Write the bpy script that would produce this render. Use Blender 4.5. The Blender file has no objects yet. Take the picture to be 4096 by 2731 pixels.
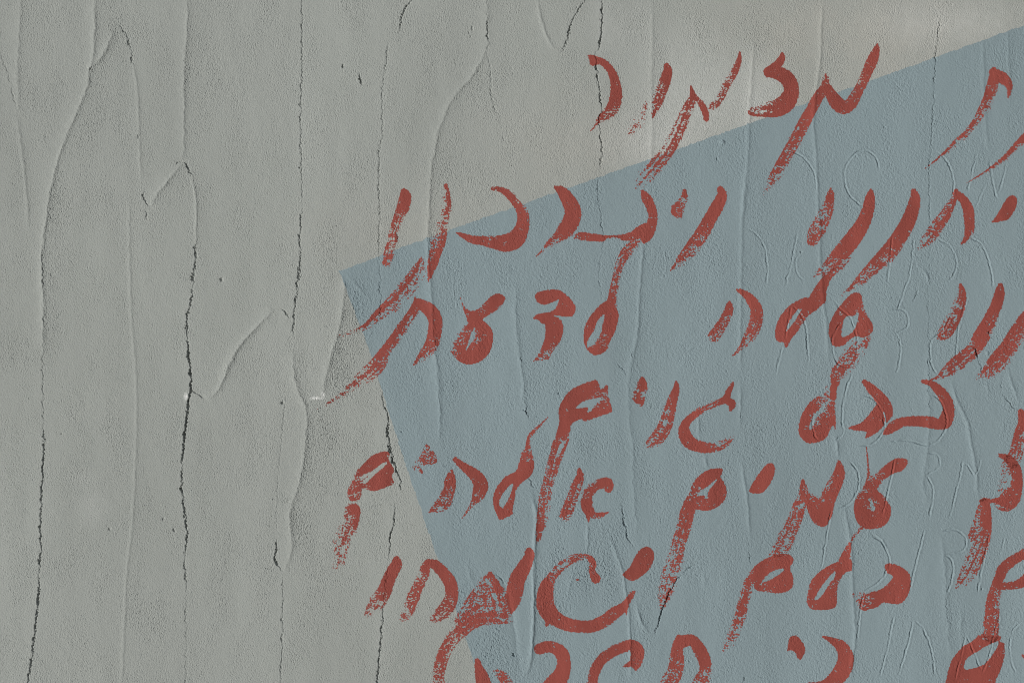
import bpy, math
import numpy as np
from mathutils import Vector

# ------------------------------------------------------------------ camera, sky, sun, exposure
S = 0.0005                      # metres per photograph pixel on the wall (photograph 4096 x 2731)
ZC = 3.00                       # height of the middle of the picture
scene = bpy.context.scene
COL = scene.collection

cam_d = bpy.data.cameras.new("camera")
cam = bpy.data.objects.new("camera", cam_d)
COL.objects.link(cam)
DIST = 3.0
cam.location = (0, -DIST, ZC)
cam.rotation_euler = (math.radians(90), 0, 0)
cam_d.sensor_width = 36
cam_d.lens = 36 * DIST / (4096 * S)
cam_d.clip_start = 0.05
cam_d.clip_end = 200
scene.camera = cam

SUN_DIR = Vector((-0.76, -0.60, -0.27)).normalized()     # from the wall towards the light: low, from the lower left of the picture
sun_elev = math.radians(20)                              # the sky itself: sun low on the same side
world = bpy.data.worlds.new("World")
scene.world = world
world.use_nodes = True
wn = world.node_tree
bg = wn.nodes["Background"]
sky = wn.nodes.new("ShaderNodeTexSky")
sky.sky_type = 'NISHITA'
sky.sun_disc = False
sky.sun_elevation = sun_elev
sky.sun_rotation = math.atan2(SUN_DIR.x, SUN_DIR.y)
hazy = wn.nodes.new("ShaderNodeHueSaturation")          # pale hazy sky rather than deep blue
hazy.inputs["Saturation"].default_value = 0.35
wn.links.new(sky.outputs[0], hazy.inputs["Color"])
wn.links.new(hazy.outputs[0], bg.inputs[0])
bg.inputs[1].default_value = 0.09

sun_d = bpy.data.lights.new("sun", 'SUN')
sun_d.energy = 3.2
sun_d.angle = math.radians(0.6)
sun_d.color = (1.0, 0.985, 0.95)
sun = bpy.data.objects.new("sun", sun_d)
COL.objects.link(sun)
sun.rotation_euler = SUN_DIR.to_track_quat('Z', 'Y').to_euler()
sun.location = (-3, -3, 1)

scene.view_settings.view_transform = 'Standard'
scene.view_settings.look = 'None'
scene.view_settings.exposure = 0.0
scene.view_settings.gamma = 1
scene.cycles.max_bounces = 4
scene.cycles.filter_width = 1.05

# ------------------------------------------------------------------ tracing frames: (origin x, origin y, scale) in photograph pixels
K = 1 / 1.96
TILE = {'A': (1200, 600, K), 'B': (2200, 100, K), 'C': (3096, 100, K), 'D': (1200, 1150, K), 'E': (1200, 1931, K),
        'F': (2100, 700, K), 'G': (2100, 1400, K), 'H': (2100, 1931, K), 'I': (3096, 700, K), 'J': (3096, 1400, K),
        'K': (3096, 1931, K), 'L': (0, 0, 1/1.4), 'M': (0, 1000, 1/1.4), 'N': (0, 1611, 1/1.4), 'O': (1200, 0, 1/1.4),
        'W': (0, 0, 4096/2352), 'P': (0, 0, 1.0)}

def px(tile, x, y):
    ox, oy, s = TILE[tile]
    return ox + x * s, oy + y * s

# ------------------------------------------------------------------ grid of the wall face (photograph pixels; y runs down)
STEP = 2.0
X0, X1, Y0, Y1 = -80.0, 4176.0, -80.0, 2812.0
def axis(a, b, lo, hi):
    core = np.arange(a, b + 0.1, STEP)
    def grow(start, limit, sgn):
        out, d, p = [], STEP, start
        while (limit - p) * sgn > 0:
            d *= 1.045
            p += sgn * d
            out.append(p)
        out[-1] = limit
        if len(out) > 1 and (out[-1] - out[-2]) * sgn <= 0:
            out.pop(-2)
        return out
    return np.array(sorted(grow(core[0], lo, -1)) + list(core) + grow(core[-1], hi, 1))
gx = axis(X0, X1, 2048 - 7000.0, 2048 + 7000.0)
gy = axis(Y0, Y1, 1365.5 - 5000.0, 1365.5 + 5000.0)
NX, NY = len(gx), len(gy)
spx = np.gradient(gx); spy = np.gradient(gy)
GX, GY = np.meshgrid(gx.astype(np.float32), gy.astype(np.float32))
fine = (np.clip(1 - (spx - 2.1) / 3.0, 0, 1)[None, :] * np.clip(1 - (spy - 2.1) / 3.0, 0, 1)[:, None]).astype(np.float32)

# ------------------------------------------------------------------ noise fields (periodic, one sample per 2 px)
rng = np.random.default_rng(11)
PW, PH = 2304, 1536
def band_noise(wl, spread=0.35, ax=1.0, ay=1.0, rot=0.0, seed=0):
    r = np.random.default_rng(seed)
    white = r.standard_normal((PH, PW)).astype(np.float32)
    fx = np.fft.rfftfreq(PW)[None, :] / 2.0
    fy = np.fft.fftfreq(PH)[:, None] / 2.0
    c, s = math.cos(rot), math.sin(rot)
    u = (fx * c + fy * s) * ax
    v = (-fx * s + fy * c) * ay
    f = np.sqrt(u * u + v * v) + 1e-9
    g = np.exp(-(np.log(f * wl)) ** 2 / (2 * spread ** 2))
    n = np.fft.irfft2(np.fft.rfft2(white) * g, s=(PH, PW))
    return (n / n.std()).astype(np.float32)
ix = np.round(gx / 2).astype(int) % PW
iy = np.round(gy / 2).astype(int) % PH
def on_grid(n):
    return n[np.ix_(iy, ix)]
def cdf(n):
    return 0.5 * (1 + np.tanh(0.7978846 * (n + 0.044715 * n ** 3)))

grain_a = on_grid(band_noise(8.5, 0.50, ax=1.35, ay=0.9, rot=0.9, seed=1))
grain_b = on_grid(band_noise(19, 0.40, ax=1.3, ay=0.9, rot=0.8, seed=2))
def pitted(n):               # rounded sand with sharper pits between
    q = n - 0.28*(n*n - 1)
    return q / q.std()
grain_a = pitted(grain_a)
grain_c = on_grid(band_noise(5.5, 0.35, ax=1.3, ay=0.95, rot=0.9, seed=3))
lump = on_grid(band_noise(70, 0.5, seed=4))
swath = on_grid(band_noise(420, 0.5, ax=0.5, ay=2.2, seed=5))
patch = on_grid(band_noise(260, 0.5, ax=0.8, ay=1.6, seed=6))
jag = on_grid(band_noise(16, 0.5, seed=7))
jag2 = on_grid(band_noise(60, 0.5, seed=8))
dry_a = on_grid(band_noise(16, 0.30, ax=1.7, ay=0.9, rot=0.12, seed=9))
dry_b = on_grid(band_noise(44, 0.40, ax=1.5, ay=0.9, rot=0.1, seed=10))
dry_c = on_grid(band_noise(8.5, 0.30, ax=1.5, ay=0.9, rot=0.3, seed=13))
edge_n = on_grid(band_noise(14, 0.45, seed=12))

# ------------------------------------------------------------------ curves
def spline(pts, n):
    """Catmull-Rom through rows of numbers."""
    p = np.array(pts, dtype=float)
    if len(p) < 3:
        t = np.linspace(0, 1, n + 1)[:, None]
        return p[0] * (1 - t) + p[-1] * t
    q = np.vstack([2 * p[0] - p[1], p, 2 * p[-1] - p[-2]])
    out = []
    for i in range(1, len(q) - 2):
        a, b, c, d = q[i-1], q[i], q[i+1], q[i+2]
        for t in np.linspace(0, 1, n, endpoint=False):
            out.append(0.5 * ((2*b) + (-a+c)*t + (2*a-5*b+4*c-d)*t*t + (-a+3*b-3*c+d)*t**3))
    out.append(q[-2])
    return np.array(out)

def window(xa, xb, ya, yb):
    i0 = max(0, np.searchsorted(gx, xa)); i1 = min(NX, np.searchsorted(gx, xb) + 1)
    j0 = max(0, np.searchsorted(gy, ya)); j1 = min(NY, np.searchsorted(gy, yb) + 1)
    return i0, i1, j0, j1

def line_field(pts, reach, warp=0.0, n=3):
    """Signed distance (positive on the image right of a line drawn downwards), arc position 0..1, extra columns."""
    if pts[-1][1] < pts[0][1]:
        pts = list(reversed(pts))
    p = spline(pts, n)
    seg = np.hypot(*(np.diff(p[:, :2], axis=0).T))
    arc = np.concatenate([[0], np.cumsum(seg)]); total = arc[-1]
    I0, I1, J0, J1 = window(p[:,0].min()-reach, p[:,0].max()+reach, p[:,1].min()-reach, p[:,1].max()+reach)
    if I1 - I0 < 2 or J1 - J0 < 2:
        return None
    shp = (J1-J0, I1-I0)
    D = np.full(shp, 1e6, np.float32); SG = np.ones(shp, np.float32); T = np.zeros(shp, np.float32)
    for k in range(len(p)-1):
        ax_, ay_ = p[k, :2]; bx_, by_ = p[k+1, :2]
        i0, i1, j0, j1 = window(min(ax_,bx_)-reach, max(ax_,bx_)+reach, min(ay_,by_)-reach, max(ay_,by_)+reach)
        i0, i1, j0, j1 = max(i0,I0), min(i1,I1), max(j0,J0), min(j1,J1)
        if i1 <= i0 or j1 <= j0: continue
        xx = GX[j0:j1, i0:i1]; yy = GY[j0:j1, i0:i1]
        if warp:
            xx = xx + warp * jag[j0:j1, i0:i1] + 1.2 * warp * jag2[j0:j1, i0:i1]
        dx, dy = bx_-ax_, by_-ay_
        L2 = dx*dx + dy*dy + 1e-9
        t = np.clip(((xx-ax_)*dx + (yy-ay_)*dy) / L2, 0, 1)
        d = np.hypot(xx-ax_-t*dx, yy-ay_-t*dy)
        s = -(dx*(yy-ay_) - dy*(xx-ax_))
        sl = (slice(j0-J0, j1-J0), slice(i0-I0, i1-I0))
        m = d < D[sl]
        D[sl] = np.where(m, d, D[sl]); SG[sl] = np.where(m, np.where(s >= 0, 1, -1), SG[sl])
        T[sl] = np.where(m, (arc[k] + t*seg[k]) / max(total, 1e-6), T[sl])
    extra = [np.interp(T, arc/total, p[:, c]).astype(np.float32) for c in range(2, p.shape[1])]
    return (slice(J0, J1), slice(I0, I1)), D, SG, T, extra, total

# ------------------------------------------------------------------ relief of the plaster, in millimetres towards the viewer
H = 0.13 * swath + 0.06 * lump
ROUGH = np.ones_like(H)

def ends(T, total, a=60.0):
    e = min(0.45, a / max(total, 1))
    return np.clip(T / e, 0, 1) * np.clip((1 - T) / e, 0, 1)

def conv(tile, pts):
    return [px(tile, *p[:2]) + tuple(p[2:]) for p in pts]

def step(pts, a=1.2, L1=70, L2=60, rough=0.5, w=4.0):
    r = line_field(pts, 230, 1.3)
    if r is None: return
    sl, D, SG, T, ex, tot = r
    e = np.sqrt(ends(T, tot, 120))
    u = D * SG
    k = 0.5 * (1 + np.tanh(u / 2.5))
    d = np.sqrt(D*D + 4) - 2.0
    left = 0.55*np.exp(-d/9) + 0.45*np.exp(-d/(0.6*L1))
    right = 0.72*np.exp(-d/7) + 0.28*np.exp(-d/(0.9*L2))
    H[sl] += e * a * 1.4 * ((1-k)*left + k*right)
    ROUGH[sl] += e * 0.5 * rough * k * np.exp(-(D/120)**2)
    ROUGH[sl] -= e * (1-k) * (0.35*np.exp(-(D/24)**2) + 0.25*np.exp(-(D/75)**2))

def bead(pts, a=0.7, s=9, off=0):
    r = line_field(pts, s*3.6, 0.8)
    if r is None: return
    sl, D, SG, T, ex, tot = r
    u = D * SG
    e = ends(T, tot, 80)
    s = s * 0.72
    H[sl] += e * a * 1.5 * (0.75*np.exp(-(u/s)**2 * np.where(u > 0, 1.5, 0.8)) + 0.25*np.exp(-(u/(2.6*s))**2))
    ROUGH[sl] -= e * 0.4 * np.exp(-(u/s)**2)

def crack(pts, d=4.0, w=2.6, warp=1.9):
    """A lip of plaster: clean edge on its left, a shadowed drop, then a ragged rise on its right."""
    r = line_field(pts, 40, warp)
    if r is None: return
    sl, D, SG, T, ex, tot = r
    e = ends(T, tot, 50) ** 0.6
    u = D * SG
    wv = ((0.60 if d < 2.5 else 0.74 if d < 4.2 else 0.88) * w * np.clip(1.0 + 0.40 * jag2[sl] + 0.22 * dry_c[sl] + 0.12 * grain_a[sl], 0.30, 2.0) + 0.4) * e
    deep = d * np.clip(1.0 + 0.25 * jag2[sl], 0.5, 1.5) * e
    H[sl] -= deep * np.clip((u + 1.0) / 1.6, 0, 1) * np.clip(1 - (u - wv) / 1.6, 0, 1)
    k = 0.5 * (1 + np.tanh(u / 2.0))
    H[sl] += 0.17 * d * e * ((1-k)*np.exp(-D/13) - 0.5*k*np.exp(-D/16))

def scratch(pts, a=1.0, s=3.0):
    r = line_field(pts, 22, 0.9)
    if r is None: return
    sl, D, SG, T, ex, tot = r
    e = ends(T, tot, 18) * (0.8 + 0.3*jag2[sl]).clip(0.25, 1.4)
    u = D * SG
    H[sl] += e * a * (-1.35*np.exp(-(u/s)**2) + 0.50*np.exp(-((u-6)/3.4)**2) + 0.34*np.exp(-((u+6)/3.6)**2))

def pit(tile, x, y, d=2.5, r=4, ar=1.5):
    X, Y = px(tile, x, y)
    i0, i1, j0, j1 = window(X-30, X+30, Y-30, Y+30)
    q = ((GX[j0:j1, i0:i1]-X+1.5*jag[j0:j1, i0:i1])/r)**2 + ((GY[j0:j1, i0:i1]-Y)/(r*ar))**2
    H[j0:j1, i0:i1] -= d*np.exp(-q*q)

def chain(*parts):
    out = []
    for t, pts in parts:
        out += conv(t, pts)
    return out

STEPS = [
 (chain(('L', [(540,-60),(530,0),(530,200),(520,340),(498,410),(490,480),(440,610),(375,750),(320,920),(280,1080),(255,1250),(240,1400),(237,1568)]), ('M', [(245,230),(245,400),(242,600)])), 1.7, 55, 60, .75),
 (chain(('L', [(500,395),(560,330),(608,250),(632,175)])), 2.0, 40, 40, .6),
 (chain(('L', [(1055,-60),(1050,0),(1050,150),(1032,400),(1030,700),(1025,900)])), 1.4, 55, 60, .5),
 (chain(('L', [(1010,915),(985,960),(920,1040),(880,1090),(842,1158)])), 2.2, 45, 60, .6),
 (chain(('M', [(1530,332),(1500,368),(1380,490),(1305,590),(1240,750),(1200,805),(1155,833)])), 2.3, 45, 60, .4),
 (chain(('M', [(1928,170),(1922,300),(1890,470),(1845,620),(1815,750),(1800,808),(1760,835),(1722,850)])), 1.5, 60, 60, .8),
 (chain(('M', [(1635,560),(1650,720),(1680,810),(1720,910),(1715,1000),(1700,1180),(1670,1320),(1632,1430)]), ('N', [(1640,540),(1620,640),(1635,780),(1620,870),(1592,940)])), 1.5, 50, 80, .8),
 (chain(('O', [(1050,240),(1030,310),(960,430),(880,520),(820,620),(770,760),(740,920),(725,1100),(720,1300)]), ('A', [(1003,700),(1010,900),(1022,1050),(1035,1250)]), ('D', [(1045,350),(1065,550),(1085,750),(1096,1000),(1086,1220)])), 1.4, 50, 70, .55),
 (chain(('O', [(1040,-40),(1045,0),(1050,130),(1050,260)])), 1.0, 40, 50, .2),
 (chain(('D', [(1700,-40),(1690,250),(1720,540),(1750,700),(1755,850),(1778,960),(1800,1060)])), 1.2, 50, 55, .4),
 (chain(('E', [(1520,690),(1590,770),(1630,880),(1660,1000),(1690,1200),(1720,1400),(1742,1490)])), -1.1, 60, 40, -.1),
 (chain(('L', [(122,-40),(112,100),(103,300),(100,450),(104,560),(95,640)])), 1.0, 45, 45, .2),
 (chain(('G', [(840,0),(820,150),(810,350),(822,600),(846,750),(846,1000),(860,1250),(880,1450)])), 0.8, 35, 40, .35),
 (chain(('K', [(1310,400),(1330,580),(1345,750),(1350,900),(1360,1050),(1375,1250),(1380,1350)])), 1.0, 45, 30, .2),
 (chain(('J', [(1215,0),(1215,300),(1216,600),(1205,750),(1180,950),(1165,1050),(1190,1130),(1210,1250)])), 0.9, 35, 60, -.3),
]
for q in STEPS: step(*q)

BEADS = [
 (chain(('L', [(95,640),(105,720),(130,900),(150,1100),(160,1300)])), .7, 10),
 (chain(('L', [(735,300),(755,400),(770,520),(776,660),(785,900),(795,1050)])), .55, 8),
 (chain(('L', [(1062,960),(1080,1020),(1098,1110),(1101,1230),(1096,1400)])), .9, 8),
 (chain(('M', [(725,-300),(725,0),(735,350),(755,600),(765,800),(765,1000),(755,1300)]), ('N', [(740,700),(715,900),(700,1150),(690,1400),(678,1620)])), .55, 9),
 (chain(('O', [(1325,-30),(1332,0),(1352,120),(1400,240),(1450,300)])), .9, 9),
 (chain(('B', [(805,-200),(800,200),(795,500),(800,800),(795,1000),(800,1250)])), .6, 12),
 (chain(('F', [(935,470),(915,700),(900,900),(888,1150),(876,1280),(850,1400),(830,1568)])), .9, 10),
 (chain(('H', [(40,50),(70,180),(88,300),(75,500),(60,700),(70,1000),(55,1300),(20,1450)])), .9, 9),
 (chain(('E', [(1830,90),(1850,200),(1870,300)])), .7, 8),
 (chain(('B', [(1600,100),(1560,750),(1555,1000),(1530,1300),(1510,1568)])), .7, 11),
 (chain(('C', [(385,-200),(370,0),(360,300),(310,700),(328,1000),(345,1300)]), ('I', [(345,200),(360,480),(365,700),(385,980),(415,1200),(430,1500)])), .8, 10),
 (chain(('C', [(1645,60),(1640,300),(1650,600),(1660,800),(1700,1050)])), .5, 11),
 (chain(('C', [(1835,0),(1842,300),(1850,650)])), .5, 10),
 (chain(('F', [(1730,-30),(1705,300),(1698,600),(1695,900),(1690,1300),(1690,1568)])), .7, 10),
 (chain(('G', [(1690,200),(1690,500),(1680,620)])), .8, 8),
 (chain(('G', [(1358,480),(1370,690)])), .8, 8),
 (chain(('G', [(1405,790),(1430,960)])), .8, 8),
 (chain(('G', [(1690,800),(1715,1000),(1745,1200),(1765,1500)])), .8, 8),
 (chain(('H', [(870,900),(890,1020),(920,1110),(975,1192)])), 1.3, 9),
 (chain(('H', [(490,290),(492,400),(485,545)])), 1.0, 7),
 (chain(('H', [(650,390),(720,560),(770,720),(790,860),(812,1000),(825,1250),(832,1560)])), .9, 8),
 (chain(('H', [(330,880),(350,800),(390,710)])), .7, 7),
 (chain(('H', [(1400,690),(1415,830)])), .6, 8),
 (chain(('J', [(1385,220),(1430,380),(1480,480),(1520,580),(1550,760),(1570,850),(1590,1000),(1597,1170)])), 1.0, 9),
 (chain(('J', [(1825,120),(1870,280),(1935,440)])), 1.0, 8),
 (chain(('J', [(485,640),(495,760),(505,860)])), 1.2, 9),
 (chain(('K', [(545,160),(590,400),(610,600),(615,800),(625,1000),(637,1200),(612,1400),(600,1568)])), .9, 10),
 (chain(('I', [(1155,720),(1200,790),(1215,880)])), 1.0, 8),
 (chain(('E', [(1320,590),(1330,720),(1385,860)])), .6, 9),
 (chain(('E', [(1838,300),(1845,480),(1832,900),(1828,1150),(1808,1400),(1760,1510),(1722,1480)])), .9, 9),
 (chain(('A', [(345,955),(420,1030),(480,1100),(560,1185)])), .6, 8),
 (chain(('A', [(330,985),(350,1060),(365,1140)])), .8, 8),
 (chain(('K', [(1470,1000),(1465,1200)])), .7, 9),
 (chain(('J', [(1660,240),(1690,360)])), .6, 8),
]
for q in BEADS: bead(*q)

CRACKS = [
 (chain(('L', [(-20,260),(0,300),(40,400),(70,530),(98,640)])), 1.2, 1.6),
 (chain(('L', [(500,400),(512,385),(520,372)])), 3, 2.2),
 (chain(('L', [(640,158),(655,145),(675,152),(710,205),(735,300),(752,390)])), 2.2, 1.9),
 (chain(('L', [(773,740),(778,790)])), 1.8, 1.6),
 (chain(('L', [(797,1050),(803,1100),(815,1135),(842,1157)])), 3.5, 2.3),
 (chain(('L', [(822,1175),(820,1230)])), 2, 1.6),
 (chain(('L', [(988,930),(1000,912),(1030,910),(1055,950),(1085,995)])), 4, 3.0),
 (chain(('L', [(1100,1330),(1093,1450),(1082,1568)]), ('M', [(1085,100),(1080,220)])), 3.5, 2.2),
 (chain(('M', [(1080,210),(1070,280),(1046,370),(1048,500)])), 4.5, 2.6),
 (chain(('M', [(1048,490),(1052,580),(1062,680),(1066,770),(1052,850),(1040,960),(1027,1070),(1017,1200)])), 6, 4.6),
 (chain(('M', [(1018,1190),(1015,1300),(1022,1400),(1037,1500),(1045,1580)]), ('N', [(1045,760),(1032,860)])), 4.5, 2.8),
 (chain(('N', [(1032,850),(1045,1060)])), 2.5, 1.9),
 (chain(('N', [(1045,1050),(1042,1250),(1040,1570),(1038,1640)])), 1.0, 1.4),
 (chain(('M', [(1066,770),(1090,800),(1152,832)])), 3.5, 2.4),
 (chain(('L', [(1685,-60),(1690,150),(1692,400),(1685,620),(1686,850),(1690,1150)])), 1.8, 1.8),
 (chain(('L', [(1690,1140),(1676,1330),(1681,1430),(1676,1568)]), ('M', [(1670,100),(1660,250),(1646,350),(1641,490)])), 3.2, 2.1),
 (chain(('M', [(1570,328),(1600,345),(1628,392)])), 2.2, 1.8),
 (chain(('M', [(238,-60),(240,100),(246,235),(262,250)])), 2.2, 1.9),
 (chain(('M', [(246,300),(247,400),(242,600),(241,830),(245,1000)])), 1.4, 1.6),
 (chain(('M', [(245,990),(242,1180),(236,1290)]), ('N', [(232,470),(225,700),(226,830),(216,970)])), 4.0, 2.7),
 (chain(('N', [(216,960),(216,1050),(201,1210),(185,1350),(167,1480),(150,1568),(140,1640)])), 4.5, 3.4),
 (chain(('N', [(1551,760),(1545,825),(1536,870),(1560,918),(1582,942)])), 5, 3.2),
 (chain(('N', [(1586,960),(1582,1150),(1580,1350),(1568,1600)])), 1.6, 1.6),
 (chain(('M', [(1600,850),(1572,1100),(1550,1400)]), ('N', [(1546,740)])), .8, 1.3),
 (chain(('O', [(640,-30),(620,0),(572,80),(556,170),(535,195)])), 3.5, 2.4),
 (chain(('O', [(500,230),(481,360),(460,500),(460,770),(441,850),(441,1200),(440,1480)])), 1.5, 1.6),
 (chain(('A', [(618,880),(626,1000),(632,1200),(641,1350)])), 1.5, 1.7),
 (chain(('D', [(640,790),(650,900),(680,975)])), 3.0, 2.2),
 (chain(('D', [(660,920),(684,985),(685,1080),(695,1200),(716,1300),(742,1400),(777,1500),(790,1568)]), ('E', [(805,64)])), 5, 3.4),
 (chain(('E', [(748,150),(737,300),(721,370),(706,480),(692,600)])), 3.6, 2.2),
 (chain(('E', [(690,620),(680,700),(665,850),(655,960)])), 1.6, 1.8),
 (chain(('E', [(655,950),(645,1080),(630,1250),(616,1420),(605,1568),(600,1640)])), 3.8, 2.4),
 (chain(('O', [(1046,60),(1050,130),(1052,250),(1058,280)])), 2.6, 2.2),
 (chain(('O', [(1055,290),(1066,420),(1076,560),(1110,650),(1115,700)])), 1.1, 1.5),
 (chain(('O', [(1140,760),(1140,800)])), 1.5, 1.6),
 (chain(('O', [(1615,-20),(1560,50),(1520,120),(1505,190),(1480,260),(1464,302)])), 3.8, 2.6),
 (chain(('O', [(1682,-30),(1690,60),(1681,230),(1656,300)])), 4.5, 2.9),
 (chain(('O', [(1656,295),(1660,370),(1671,480),(1690,600),(1671,690),(1690,820),(1680,950)])), 3.2, 2.0),
 (chain(('F', [(572,0),(570,180),(600,350),(616,500),(605,600)])), 1.5, 1.7),
 (chain(('F', [(605,590),(582,800),(615,980)])), .8, 1.3),
 (chain(('D', [(1722,540),(1738,590)])), 3, 2.0),
 (chain(('D', [(1755,850),(1775,960),(1798,1040)])), 3.2, 2.2),
 (chain(('G', [(5,460),(22,510)])), 3.0, 2.2),
 (chain(('G', [(40,1000),(55,1085)])), 3.0, 2.4),
 (chain(('G', [(720,105),(770,155),(800,200)])), 2.2, 1.9),
 (chain(('C', [(1310,-60),(1300,0),(1280,100),(1266,250),(1256,500)])), 2.2, 2.0),
 (chain(('C', [(1257,480),(1246,750),(1230,950),(1216,1200),(1221,1568)])), 1.3, 1.8),
 (chain(('I', [(1222,180),(1226,600),(1210,900)])), .7, 1.6),
 (chain(('I', [(1210,900),(1216,1300),(1210,1568)])), .9, 1.5),
 (chain(('J', [(1216,0),(1216,300),(1216,560)])), 1.2, 1.7),
 (chain(('I', [(1538,1352),(1570,1362),(1590,1400),(1598,1445)])), 6, 4.0),
 (chain(('I', [(1600,1440),(1618,1490),(1635,1540)]), ('J', [(1637,190)])), 2.2, 1.8),
 (chain(('H', [(1005,1198),(1040,1110),(1070,1010),(1110,910),(1165,790),(1235,712)])), 4.5, 2.8),
 (chain(('H', [(1230,712),(1290,660),(1352,642)])), 2.5, 1.7),
 (chain(('H', [(768,140),(765,250),(790,350),(805,430),(855,508)])), 2.6, 2.0),
 (chain(('H', [(1725,1510),(1700,1568)])), 3.5, 2.8),
 (chain(('H', [(1762,520),(1765,600),(1782,640)])), 2.0, 1.7),
 (chain(('J', [(1780,335),(1815,380),(1850,420),(1905,475)])), 2.6, 2.0),
 (chain(('J', [(1810,185),(1783,220),(1778,340)])), 1.2, 1.6),
 (chain(('O', [(320,405),(335,445),(350,485)])), 5, 4.0),
 (chain(('F', [(850,1370),(832,1465)])), 2.2, 1.8),
 (chain(('G', [(1690,470),(1690,580)])), 2.0, 1.6),
 (chain(('E', [(1535,700),(1590,770),(1620,830)])), 1.8, 1.6),
 (chain(('K', [(1345,820),(1352,940),(1362,1090),(1376,1260)])), 1.2, 1.6),
 (chain(('I', [(1090,1000),(1120,940),(1140,890)])), 1.6, 1.7),
 (chain(('E', [(1672,1330),(1682,1362)])), 3.5, 3.5),
 (chain(('A', [(618,-40),(620,0),(618,400),(621,700),(616,850)])), .8, 1.4),
]
for q in CRACKS: crack(*q)

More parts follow.
